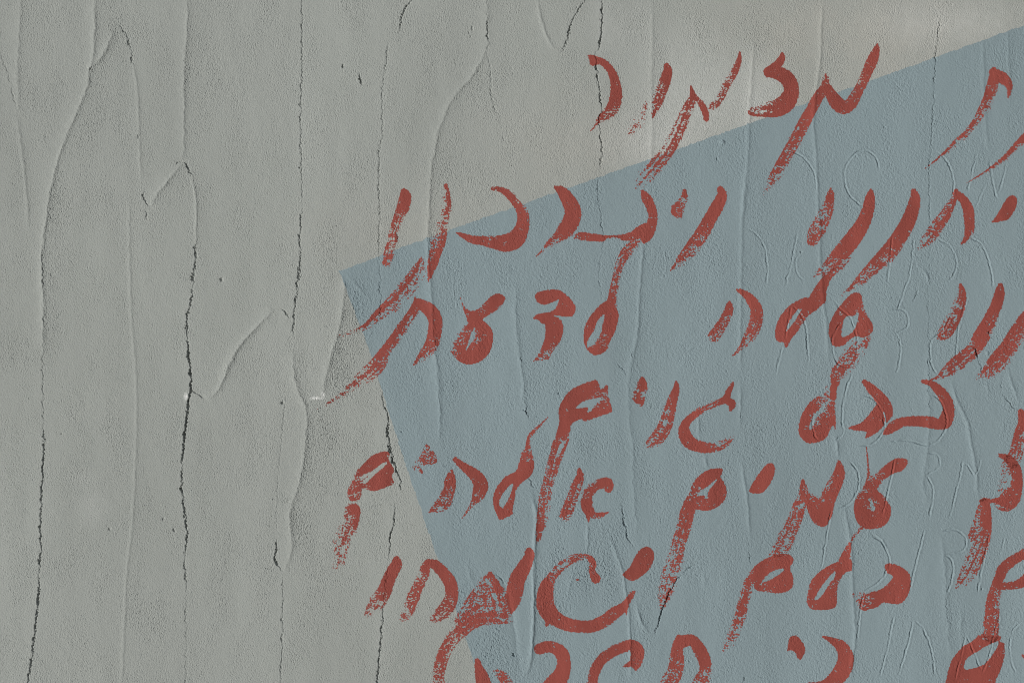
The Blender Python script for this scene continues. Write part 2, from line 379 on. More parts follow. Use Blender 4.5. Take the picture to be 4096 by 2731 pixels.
SCRATCHES = [
 ('C', [(1265,990),(1320,1030),(1370,1090),(1400,1180),(1410,1280),(1398,1350)], 1.1),
 ('C', [(1590,1000),(1560,1130),(1530,1250),(1518,1310)], .8),
 ('C', [(820,1140),(815,1080),(780,1020),(720,985),(650,1000),(590,1060),(550,1140),(555,1230),(590,1330),(650,1390),(700,1420),(780,1440)], 1.2),
 ('C', [(460,995),(435,1080)], .7),
 ('C', [(140,990),(220,1030),(290,1110),(320,1180),(330,1300)], 1.0),
 ('C', [(1820,1080),(1790,1230),(1750,1330)], .8),
 ('C', [(1690,1060),(1705,1180),(1725,1280),(1752,1372)], 1.0),
 ('C', [(1660,1240),(1610,1360),(1580,1440)], .6),
 ('I', [(180,460),(150,620),(120,750),(90,880)], .9),
 ('I', [(200,610),(170,680),(185,780),(240,830)], .6),
 ('I', [(462,455),(440,530)], .8),
 ('I', [(930,480),(910,650),(890,840)], 1.0),
 ('I', [(1100,500),(1080,650),(1060,800),(1020,900),(990,1000),(970,1060)], 1.0),
 ('I', [(1280,500),(1370,550),(1420,640),(1430,720),(1400,800),(1350,840)], .9),
 ('I', [(1530,490),(1610,530),(1660,610),(1690,700),(1710,800),(1715,880)], 1.2),
 ('I', [(880,1060),(960,1050),(1020,1065),(1050,1120),(1045,1190),(1000,1220),(955,1242)], 1.1),
 ('I', [(955,1235),(985,1300),(990,1400),(975,1500),(960,1555)], 1.1),
 ('I', [(1520,950),(1470,1100),(1440,1230),(1425,1440)], .9),
 ('I', [(1400,1080),(1340,1200),(1260,1270),(1230,1310),(1225,1400),(1240,1500),(1280,1560)], 1.1),
 ('I', [(470,980),(520,1050),(590,1110),(630,1200),(652,1300),(645,1400),(635,1440)], 1.1),
 ('I', [(580,1500),(520,1490),(470,1420),(455,1320),(475,1230),(540,1150)], 1.2),
 ('I', [(85,1290),(110,1160),(140,1020)], .9),
 ('I', [(140,1020),(180,1060),(230,1130),(260,1260),(266,1400),(270,1480)], 1.2),
 ('I', [(70,1330),(40,1450),(10,1570)], .9),
 ('J', [(615,180),(570,300),(540,430),(535,560),(540,650),(480,715)], 1.1),
 ('J', [(690,350),(760,370),(800,410),(840,470),(860,540),(865,610),(830,680),(760,740),(670,752)], 1.3),
 ('J', [(1240,350),(1290,380),(1330,450),(1355,540),(1345,620),(1290,700),(1220,745),(1150,735),(1060,710),(980,705),(910,720)], 1.2),
 ('J', [(310,500),(300,590),(320,660),(350,715)], 1.0),
 ('J', [(590,870),(640,920),(665,990),(660,1080),(630,1150),(580,1210),(510,1240)], 1.3),
 ('J', [(950,830),(930,950),(905,1050),(880,1170),(845,1300)], 1.3),
 ('J', [(1190,805),(1270,815),(1300,870),(1285,920),(1230,960),(1188,980)], .9),
 ('J', [(1188,980),(1220,1020),(1245,1090),(1240,1180),(1220,1310)], 1.2),
 ('J', [(1482,850),(1460,980),(1430,1090),(1410,1180),(1390,1250),(1372,1315)], 1.4),
 ('J', [(1490,880),(1530,920),(1572,992)], 1.1),
 ('J', [(1575,995),(1610,900),(1622,845)], 1.1),
 ('J', [(760,1440),(830,1480),(885,1568)], 1.0),
 ('K', [(450,200),(415,400),(390,560),(370,670)], 1.2),
 ('K', [(760,410),(840,460),(885,540),(908,620),(880,700),(830,770),(750,825),(690,850)], 1.1),
 ('K', [(710,850),(680,980),(665,1100),(650,1240)], 1.1),
 ('K', [(1182,360),(1160,450),(1120,600),(1090,720),(1068,830)], 1.3),
 ('K', [(1320,380),(1390,365),(1450,380),(1500,430),(1505,490),(1470,535),(1400,550),(1342,562)], 1.2),
 ('K', [(1342,562),(1390,600),(1405,680),(1390,770),(1362,860)], 1.3),
 ('K', [(1692,390),(1660,540),(1630,660),(1610,780),(1598,865)], 1.3),
 ('K', [(1806,425),(1778,550)], 1.3),
 ('K', [(942,1045),(915,1150),(895,1260),(860,1400),(822,1535)], 1.3),
 ('K', [(1090,1080),(1060,1220),(1025,1350),(968,1515)], 1.3),
 ('K', [(1108,1080),(1160,1130),(1210,1230),(1240,1340),(1262,1510)], 1.2),
 ('K', [(1930,1100),(1870,1160),(1850,1260),(1850,1350),(1870,1430),(1900,1490)], .9),
 ('K', [(1502,1190),(1460,1380),(1415,1550)], 1.2),
 ('K', [(1505,1195),(1560,1310),(1625,1470)], 1.1),
 ('K', [(1772,1040),(1720,1200),(1690,1350),(1630,1490)], 1.2),
 ('F', [(1750,420),(1820,470),(1870,550),(1895,650),(1900,750),(1893,860)], .8),
 ('F', [(1520,160),(1545,180),(1540,215),(1510,222)], .4),
]
for t, p, a in SCRATCHES: scratch(conv(t, p), a)
for q in [('M',1240,165,3,6,1.3), ('M',1583,855,3.5,5,1.2), ('O',240,370,3,3.5,2), ('O',965,160,2,4,2.4), ('O',948,185,1.6,3,2),
          ('O',955,205,1.4,3,1.5), ('N',615,705,2,4,1.5), ('N',975,712,2.5,4,2), ('N',915,650,2,3,2.4), ('N',345,172,2.2,3,1),
          ('B',1312,1052,2,3.5,1.8), ('C',870,800,2,3,1), ('D',1750,960,2.5,3,1), ('D',800,1130,2,3,1), ('G',265,340,2.4,3,1.4),
          ('G',1860,625,2,3,1.4), ('I',210,605,2.4,4,1), ('I',1690,1235,4,5,1.2), ('K',1632,830,2.5,3,1.3), ('L',1920,372,2.6,3,2)]:
    pit(*q)
pit('B', 1352, 918, -2.2, 9, 0.9)
pit('I', 1672, 1400, -1.2, 6, 1.4)
pit('A', 745, 690, -1.2, 8, 2.0)

def rough_zone(tile, x, y, rx, ry, amt):
    X, Y = px(tile, x, y)
    ROUGH[:] += amt*np.exp(-((GX-X)/rx)**2 - ((GY-Y)/ry)**2)
for q in [('H',340,800,130,150,.9), ('H',620,470,90,150,.6), ('G',430,800,110,150,.6), ('E',1500,1230,110,140,1.0), ('G',1150,1200,200,200,.3),
          ('F',1150,780,160,130,.5), ('K',250,1100,120,130,.4), ('D',420,300,60,150,.6), ('J',250,900,140,120,.4), ('I',1300,650,110,160,.4),
          ('D',250,1000,130,400,.4), ('C',900,800,160,200,.25), ('E',100,700,180,300,.15), ('K',700,1000,160,160,-.3), ('J',1300,1300,160,500,-.4),
          ('B',1700,200,400,200,.35), ('I',300,700,150,300,-.25)]:
    rough_zone(*q)

# painted shape of the pale blue ground: inside positive, photograph pixels
blue_poly = [px('W', *p) for p in [(780,623),(900,577),(1060,519),(1340,420),(1700,292),(2000,186),(2352,59)]] + \
            [(6200,-650),(6500,4900),(2060,4900)] + [px('W', *p) for p in [(1180,1760),(1107,1568),(1084,1505),(1003,1275),(940,1090),(888,930),(858,830),(815,715)]]
def poly_field(poly, xx, yy):
    P = np.array(poly, float)
    d = np.full(xx.shape, 1e9, np.float32); inside = np.zeros(xx.shape, bool)
    for k in range(len(P)):
        ax_, ay_ = P[k]; bx_, by_ = P[(k+1) % len(P)]
        dx, dy = bx_-ax_, by_-ay_
        t = np.clip(((xx-ax_)*dx + (yy-ay_)*dy) / (dx*dx+dy*dy+1e-9), 0, 1)
        d = np.minimum(d, np.hypot(xx-ax_-t*dx, yy-ay_-t*dy))
        if by_ != ay_:
            c = (ay_ > yy) != (by_ > yy)
            inside ^= c & (xx < dx*(yy-ay_)/dy + ax_)
    return np.where(inside, d, -d)
BLUE = poly_field(blue_poly, GX, GY) + (0.9*edge_n + 1.2*jag2)*fine + 0.6

# grain: the bare plaster is sandy, the painted ground is smoother with rounder pimples
inb = 0.5 * (1 + np.tanh(BLUE / 6))
ROUGH = np.clip(ROUGH, 0.35, 2.4) * (1 + 0.20*np.clip(patch, -1.8, 2) + 0.12*inb*np.clip(patch, -1.8, 2))
g_bare = 0.19*grain_a + 0.055*grain_b + 0.20*grain_c
g_paint = 0.17*grain_a + 0.085*grain_b + 0.10*grain_c
GRAIN = ((g_bare*(1-inb) + g_paint*inb) * ROUGH * fine).astype(np.float32)
H = (H + GRAIN).astype(np.float32)

def pos(h):
    P = np.empty(h.shape + (3,), np.float32)
    return P

# ------------------------------------------------------------------ marching squares -> mesh
CASES = {1: [(0,4,7)], 2: [(1,5,4)], 3: [(0,1,5,7)], 4: [(2,6,5)], 5: [(0,4,5,2,6,7)], 6: [(1,2,6,4)], 7: [(0,1,2,6,7)],
         8: [(3,7,6)], 9: [(0,4,6,3)], 10: [(1,5,6,3,7,4)], 11: [(0,1,5,6,3)], 12: [(2,3,7,5)], 13: [(0,4,5,2,3)], 14: [(1,2,3,7,4)], 15: [(0,1,2,3)]}

def march(F, i0, j0, hh, attr=None):
    """Polygons of F > 0 on the wall grid; F covers rows j0.. and columns i0.. ; hh are heights in mm on the same window."""
    nj, ni = F.shape
    F = np.where(np.abs(F) < 1e-5, 1e-5, F)
    pos_ = F > 0
    code = pos_[:-1,:-1]*1 + pos_[:-1,1:]*2 + pos_[1:,1:]*4 + pos_[1:,:-1]*8
    N = ni*nj
    polys = []
    for c, plist in CASES.items():
        jj, ii = np.nonzero(code == c)
        if len(jj) == 0: continue
        a = jj*ni + ii
        tok = [a, a+1, a+ni+1, a+ni, N + a, 2*N + a+1, N + a+ni, 2*N + a]
        for pl in plist:
            polys.append(np.stack([tok[t] for t in pl], 1))
    if not polys: return None
    flat = np.concatenate([p.ravel() for p in polys])
    sizes = np.concatenate([np.full(len(p), p.shape[1], np.int32) for p in polys])
    ids, loops = np.unique(flat, return_inverse=True)
    x = gx[i0:i0+ni]; y = gy[j0:j0+nj]
    Fr = F.ravel(); hr = hh.ravel()
    kind = ids // N; base = ids % N
    other = np.where(kind == 1, base+1, np.where(kind == 2, base+ni, base))
    fa, fb = Fr[base], Fr[np.minimum(other, N-1)]
    t = np.where(kind == 0, 0, fa/np.where(kind == 0, 1, fa-fb + 1e-12))
    t = np.clip(t, 0, 1)
    xa, ya = x[base % ni], y[base // ni]
    xb, yb = x[other % ni], y[np.minimum(other // ni, nj-1)]
    X = xa + (xb-xa)*t; Y = ya + (yb-ya)*t
    h = hr[base] + (hr[np.minimum(other, N-1)] - hr[base])*t
    co = np.stack([(X-2048)*S, -h*0.001, ZC + (1365.5-Y)*S], 1).astype(np.float32)
    av = None
    if attr is not None:
        av = attr.ravel()[base]
    return co, loops.astype(np.int32), sizes, av

def make_mesh(name, data, mat, parent=None, extra=None):
    co, loops, sizes, av = data
    if extra is not None:
        eco, eloops, esizes = extra
        loops = np.concatenate([loops, eloops + len(co)]).astype(np.int32)
        co = np.concatenate([co, eco]).astype(np.float32); sizes = np.concatenate([sizes, esizes]).astype(np.int32)
        if av is not None: av = np.concatenate([av, np.zeros(len(eco), np.float32)])
    me = bpy.data.meshes.new(name)
    me.vertices.add(len(co)); me.vertices.foreach_set("co", co.ravel())
    me.loops.add(len(loops)); me.loops.foreach_set("vertex_index", loops)
    starts = np.concatenate([[0], np.cumsum(sizes)[:-1]]).astype(np.int32)
    me.polygons.add(len(sizes)); me.polygons.foreach_set("loop_start", starts)
    try: me.polygons.foreach_set("loop_total", sizes)
    except Exception: pass
    me.polygons.foreach_set("use_smooth", np.ones(len(sizes), bool))
    if av is not None:
        at = me.attributes.new("fine_relief", 'FLOAT', 'POINT')
        at.data.foreach_set("value", av.astype(np.float32))
    me.materials.append(mat)
    me.update(calc_edges=True)
    o = bpy.data.objects.new(name, me)
    COL.objects.link(o)
    if parent is not None: o.parent = parent
    return o

# ------------------------------------------------------------------ materials
def new_mat(name):
    m = bpy.data.materials.new(name); m.use_nodes = True
    nt = m.node_tree
    return m, nt, nt.nodes["Principled BSDF"], nt.nodes.new, nt.links.new

def surface(name, base, var, rough, bump_scale, bump_d, speck=0.0, pale=None, spec=0.3, vs=2.2):
    m, nt, b, N, L = new_mat(name)
    tc = N("ShaderNodeTexCoord")
    def noise(scale, detail=3, rough_=0.55, vec=None):
        n = N("ShaderNodeTexNoise"); n.inputs["Scale"].default_value = scale
        n.inputs["Detail"].default_value = detail; n.inputs["Roughness"].default_value = rough_
        L(vec or tc.outputs["Object"], n.inputs["Vector"]); return n.outputs["Fac"]
    def ramp(src, p0, c0, p1, c1):
        r = N("ShaderNodeValToRGB"); e = r.color_ramp.elements
        e[0].position, e[0].color = p0, tuple(c0)+(1,); e[1].position, e[1].color = p1, tuple(c1)+(1,)
        L(src, r.inputs[0]); return r.outputs[0]
    lo = [c*(1-var) for c in base]; hi = [min(1, c*(1+var)) for c in base]
    st = N("ShaderNodeMapping"); st.inputs["Scale"].default_value = (1.6, 1, 0.55)
    L(tc.outputs["Object"], st.inputs[0])
    c = ramp(noise(vs, 5, 0.6, st.outputs[0]), .3, lo, .7, hi)
    fine_c = ramp(noise(420, 2, .6), .3, (0.86,)*3, .7, (1.12,)*3)
    mx = N("ShaderNodeMix"); mx.data_type = 'RGBA'; mx.blend_type = 'MULTIPLY'; mx.inputs[0].default_value = 0.7
    L(c, mx.inputs[6]); L(fine_c, mx.inputs[7]); c = mx.outputs[2]
    if speck:
        v = N("ShaderNodeTexVoronoi"); v.inputs["Scale"].default_value = 190
        L(tc.outputs["Object"], v.inputs["Vector"])
        f = ramp(v.outputs["Distance"], .0, (1,)*3, .13, (0,)*3)
        f2 = ramp(noise(60, 2), .57, (0,)*3, .66, (1,)*3)
        mm = N("ShaderNodeMath"); mm.operation = 'MULTIPLY'; L(f, mm.inputs[0]); L(f2, mm.inputs[1])
        ms = N("ShaderNodeMath"); ms.operation = 'MULTIPLY'; L(mm.outputs[0], ms.inputs[0]); ms.inputs[1].default_value = speck
        mx = N("ShaderNodeMix"); mx.data_type = 'RGBA'; L(ms.outputs[0], mx.inputs[0]); L(c, mx.inputs[6])
        mx.inputs[7].default_value = (.75,.75,.73,1); c = mx.outputs[2]
    for (cx, cz, rx, rz, amt, tint, scale) in (pale or []):      # lime bloom, chips and a warm wash on the plaster
        mp = N("ShaderNodeMapping"); mp.vector_type = 'POINT'
        mp.inputs["Location"].default_value = (-cx/rx, 0, -cz/rz); mp.inputs["Scale"].default_value = (1/rx, 0, 1/rz)
        L(tc.outputs["Object"], mp.inputs[0])
        ln = N("ShaderNodeVectorMath"); ln.operation = 'LENGTH'; L(mp.outputs[0], ln.inputs[0])
        f = ramp(ln.outputs["Value"], .05, (min(1, amt),)*3, 1.0, (0,)*3)
        f2 = ramp(noise(scale, 6, .75), .30, (.15 if amt < 1 else 0,)*3, .70 if amt < 1 else .5, (1,)*3)
        mm = N("ShaderNodeMath"); mm.operation = 'MULTIPLY'; L(f, mm.inputs[0]); L(f2, mm.inputs[1])
        mx = N("ShaderNodeMix"); mx.data_type = 'RGBA'; L(mm.outputs[0], mx.inputs[0]); L(c, mx.inputs[6])
        mx.inputs[7].default_value = tuple(tint) + (1,); c = mx.outputs[2]
    L(c, b.inputs["Base Color"])
    b.inputs["Roughness"].default_value = rough
    b.inputs["Specular IOR Level"].default_value = spec
    # grain that is finer than the mesh everywhere, and the sandy grain where the mesh is coarse
    at = N("ShaderNodeAttribute"); at.attribute_name = "fine_relief"
    inv = N("ShaderNodeMath"); inv.operation = 'MULTIPLY_ADD'; L(at.outputs["Fac"], inv.inputs[0])
    inv.inputs[1].default_value = -1; inv.inputs[2].default_value = 1
    b2 = N("ShaderNodeBump"); b2.inputs["Distance"].default_value = 0.0012
    L(inv.outputs[0], b2.inputs["Strength"]); L(noise(170, 3, .5), b2.inputs["Height"])
    b1 = N("ShaderNodeBump"); b1.inputs["Distance"].default_value = bump_d; b1.inputs["Strength"].default_value = 1
    L(noise(bump_scale, 3, .65), b1.inputs["Height"]); L(b2.outputs[0], b1.inputs["Normal"])
    L(b1.outputs[0], b.inputs["Normal"])
    return m

def wpos(x, y):         # full-view pixel (2352 wide) -> object x, z
    X, Y = px('W', x, y); return (X-2048)*S, ZC + (1365.5-Y)*S
pale = []
WARM, LIME = (.43,.41,.37), (.60,.61,.60)
for x, y, rx, ry, amt, tint, sc in [(2000,90,560,230,.62,WARM,5), (1420,330,420,190,.40,WARM,6), (950,520,330,150,.28,WARM,6),
        (1600,230,200,200,.50,LIME,120), (1750,240,90,160,.46,LIME,140), (1490,330,140,100,.42,LIME,120), (2180,50,220,80,.42,LIME,70), (1420,60,120,120,.25,LIME,90),
        (212,1165,45,60,.24,LIME,160), (190,1100,45,30,.2,LIME,160), (427,910,7,11,1.6,(.7,.71,.7),260), (728,914,20,5,1.4,(.7,.71,.7),300), (742,906,6,8,1.4,(.7,.71,.7),300)]:
    cx, cz = wpos(x, y); pale.append((cx, cz, rx*1.7415*S, ry*1.7415*S, amt, tint, sc))
M_plaster = surface("grey_plaster", (0.322,0.342,0.326), 0.07, 0.92, 620, 0.0005, 0.55, pale)
M_blue = surface("blue_wall_paint", (0.221,0.284,0.308), 0.08, 0.75, 520, 0.00022, 0.12)
M_red = surface("red_brush_paint", (0.265,0.063,0.050), 0.17, 0.72, 520, 0.00022, 0.0, spec=0.18, vs=11)

# ------------------------------------------------------------------ the wall
top, bot = 0, NY-1
bx = np.array([(gx[0]-2048)*S, (gx[-1]-2048)*S]); bz = np.array([ZC+(1365.5-gy[-1])*S, ZC+(1365.5-gy[0])*S])
T_ = 0.30
e_co = np.array([(bx[0],0.003,bz[0]),(bx[1],0.003,bz[0]),(bx[1],0.003,bz[1]),(bx[0],0.003,bz[1]),
                 (bx[0],T_,bz[0]),(bx[1],T_,bz[0]),(bx[1],T_,bz[1]),(bx[0],T_,bz[1])], np.float32)
e_co[:4,1] = 0.012
e_loops = np.array([0,3,7,4, 3,2,6,7, 2,1,5,6, 4,7,6,5, 0,4,5,1])
core = (e_co, e_loops, np.full(5, 4, np.int32))
edge_fade = np.minimum.outer(np.minimum(np.arange(NY), np.arange(NY)[::-1]), np.full(NX, 9999)) \
            .clip(0, 9999)
edge_fade = np.minimum(edge_fade, np.minimum(np.arange(NX), np.arange(NX)[::-1])[None, :])
H = np.where(edge_fade == 0, -12.0, H).astype(np.float32)
wall = make_mesh("plaster_wall", march(-BLUE, 0, 0, H, fine), M_plaster, None, core)
wall["label"] = "grey trowelled plaster wall with a blue painted field and red handwritten letters"
wall["category"] = "wall"
wall["kind"] = "thing"
blue = make_mesh("blue_paint_field", march(BLUE, 0, 0, H, fine), M_blue, wall)
blue["label"] = "matt pale blue painted field with a slanted upper edge"

# ------------------------------------------------------------------ brush letters
# stroke: rows (x, y, width, dryness on the image left of a downward stroke, dryness on its right); poly: outline, holes, dry spots
DRY = cdf(0.48*dry_a + 0.44*dry_b + 0.22*grain_a + 0.68*dry_c)
BRISTLE = np.random.default_rng(3).standard_normal(4000)
BRISTLE = np.convolve(BRISTLE, np.hanning(7)/np.hanning(7).sum()*1.8, 'same')
HS = H - 0.15*GRAIN

def stroke_field(tile, pts, box):
    sc = TILE[tile][2]
    rows = []
    for p in pts:
        x, y = px(tile, p[0], p[1])
        dA = p[3] if len(p) > 3 else 0.0
        dB = p[4] if len(p) > 4 else dA
        rows.append((x, y, p[2]*sc, dA, dB))
    return rows

def letter_field(elements):
    """Union of strokes and outlines as one field on a window of the wall grid."""
    rows_all, xs, ys = [], [], []
    for el in elements:
        if el[0] == 'S':
            rows = stroke_field(el[1], el[2], None); r = spline(rows, 5); r[:, 2] = np.maximum(r[:, 2], 1.0); r[:, 3:] = r[:, 3:].clip(0, 1)
            rows_all.append(('S', r)); pad = r[:,2].max()/2 + 8
            xs += [r[:,0].min()-pad, r[:,0].max()+pad]; ys += [r[:,1].min()-pad, r[:,1].max()+pad]
        else:
            t = el[1]; out = np.array([px(t, *p) for p in el[2]]); holes = [[px(t, *p) for p in h] for h in el[3]]
            rows_all.append(('P', closed(out), [closed(h) for h in holes], [px(t, d[0], d[1]) + (d[2],) for d in el[4]]))
            xs += [out[:,0].min()-14, out[:,0].max()+14]; ys += [out[:,1].min()-14, out[:,1].max()+14]
    i0, i1, j0, j1 = window(max(min(xs), gx[40]), min(max(xs), gx[-40]), max(min(ys), gy[40]), min(max(ys), gy[-40]))
    xx = GX[j0:j1, i0:i1]; yy = GY[j0:j1, i0:i1]
    en = edge_n[j0:j1, i0:i1]; dn = DRY[j0:j1, i0:i1]
    F = np.full(xx.shape, -50.0, np.float32)
    for r in rows_all:
        if r[0] == 'S':
            p = r[1]
            best = np.full(xx.shape, -1e6, np.float32); dry = np.zeros(xx.shape, np.float32); shift = int(abs(p[0,0]*7 + p[0,1]*13)) % 3000 + 200
            for k in range(len(p)-1):
                ax_, ay_, wa, la, ra = p[k]; bx_, by_, wb, lb, rb = p[k+1]
                m = max(wa, wb)/2 + 12
                a0, a1, b0, b1 = window(min(ax_,bx_)-m, max(ax_,bx_)+m, min(ay_,by_)-m, max(ay_,by_)+m)
                a0, a1, b0, b1 = max(a0,i0), min(a1,i1), max(b0,j0), min(b1,j1)
                if a1 <= a0 or b1 <= b0: continue
                sl = (slice(b0-j0, b1-j0), slice(a0-i0, a1-i0))
                X, Y = xx[sl], yy[sl]
                dx, dy = bx_-ax_, by_-ay_
                t = np.clip(((X-ax_)*dx + (Y-ay_)*dy)/(dx*dx+dy*dy+1e-9), 0, 1)
                d = np.hypot(X-ax_-t*dx, Y-ay_-t*dy)
                w = (wa + (wb-wa)*t)/2
                sd = w - d
                side = np.where(-(dx*(Y-ay_) - dy*(X-ax_)) >= 0, 1, -1) * d/np.maximum(w, .5)
                v = np.clip(side*0.5 + 0.5, 0, 1)
                dr = (la + (lb-la)*t)*(1-v) + (ra + (rb-ra)*t)*v
                br = np.interp(side*np.maximum(w, .5)*0.55, np.arange(-200, 200), BRISTLE[shift-200:shift+200])
                dr = np.clip(dr + 0.62*br*dr*(1.12-dr), 0, 1)
                mm = sd > best[sl]
                best[sl] = np.where(mm, sd, best[sl]); dry[sl] = np.where(mm, dr, dry[sl])
        else:
            best = poly_field(r[1], xx, yy)
            for h in r[2]:
                best = np.minimum(best, -poly_field(h, xx, yy))
            dry = np.zeros(xx.shape, np.float32)
            for (dx_, dy_, dv) in r[3]:
                dry = np.maximum(dry, dv*np.exp(-((xx-dx_)**2 + (yy-dy_)**2)/(2*25.0**2)))
        # worn edge: the brush skips a little more near the rim of a dry side
        rim = np.exp(-np.clip(best, 0, 60)/9)
        dd = np.clip(0.88*dry + 0.16*rim*(0.2 + dry), 0, 1)
        dd = np.maximum(dd, 0.045*np.clip(0.6 + jag2[j0:j1, i0:i1], 0, 2))
        shape = best + en*(1.0 + 3.2*np.clip(dry, 0, .6))
        gaps = (dn - (dd*1.06 - 0.03))*22
        F = np.maximum(F, np.minimum(shape, np.where(dd < 0.02, 9.0, gaps)))
    F[0,:] = F[-1,:] = -1; F[:,0] = F[:,-1] = -1
    return F, i0, j0

def closed(pts):
    p = np.array(pts, float); n = len(p); out = []
    for i in range(n):
        a, b, c, d = p[i-1], p[i], p[(i+1) % n], p[(i+2) % n]
        for t in (0, .25, .5, .75):
            out.append(0.5*((2*b)+(-a+c)*t*0.8+((2*a-5*b+4*c-d))*t*t*0.8 + (0.2*2*(c-b))*t*t*(3-2*t) + (-a+3*b-3*c+d)*t**3*0.8))
    return np.array(out) if False else np.array([q for i in range(n) for q in seg_round(p[i-1], p[i], p[(i+1) % n], p[(i+2) % n])])

def seg_round(a, b, c, d):
    return [0.5*((2*b)+(-a+c)*t+(2*a-5*b+4*c-d)*t*t+(-a+3*b-3*c+d)*t**3) for t in (0, .2, .4, .6, .8)]

def st(t, *pts): return ('S', t, list(pts))
def po(t, out, holes=(), dry=()): return ('P', t, out, holes, dry)

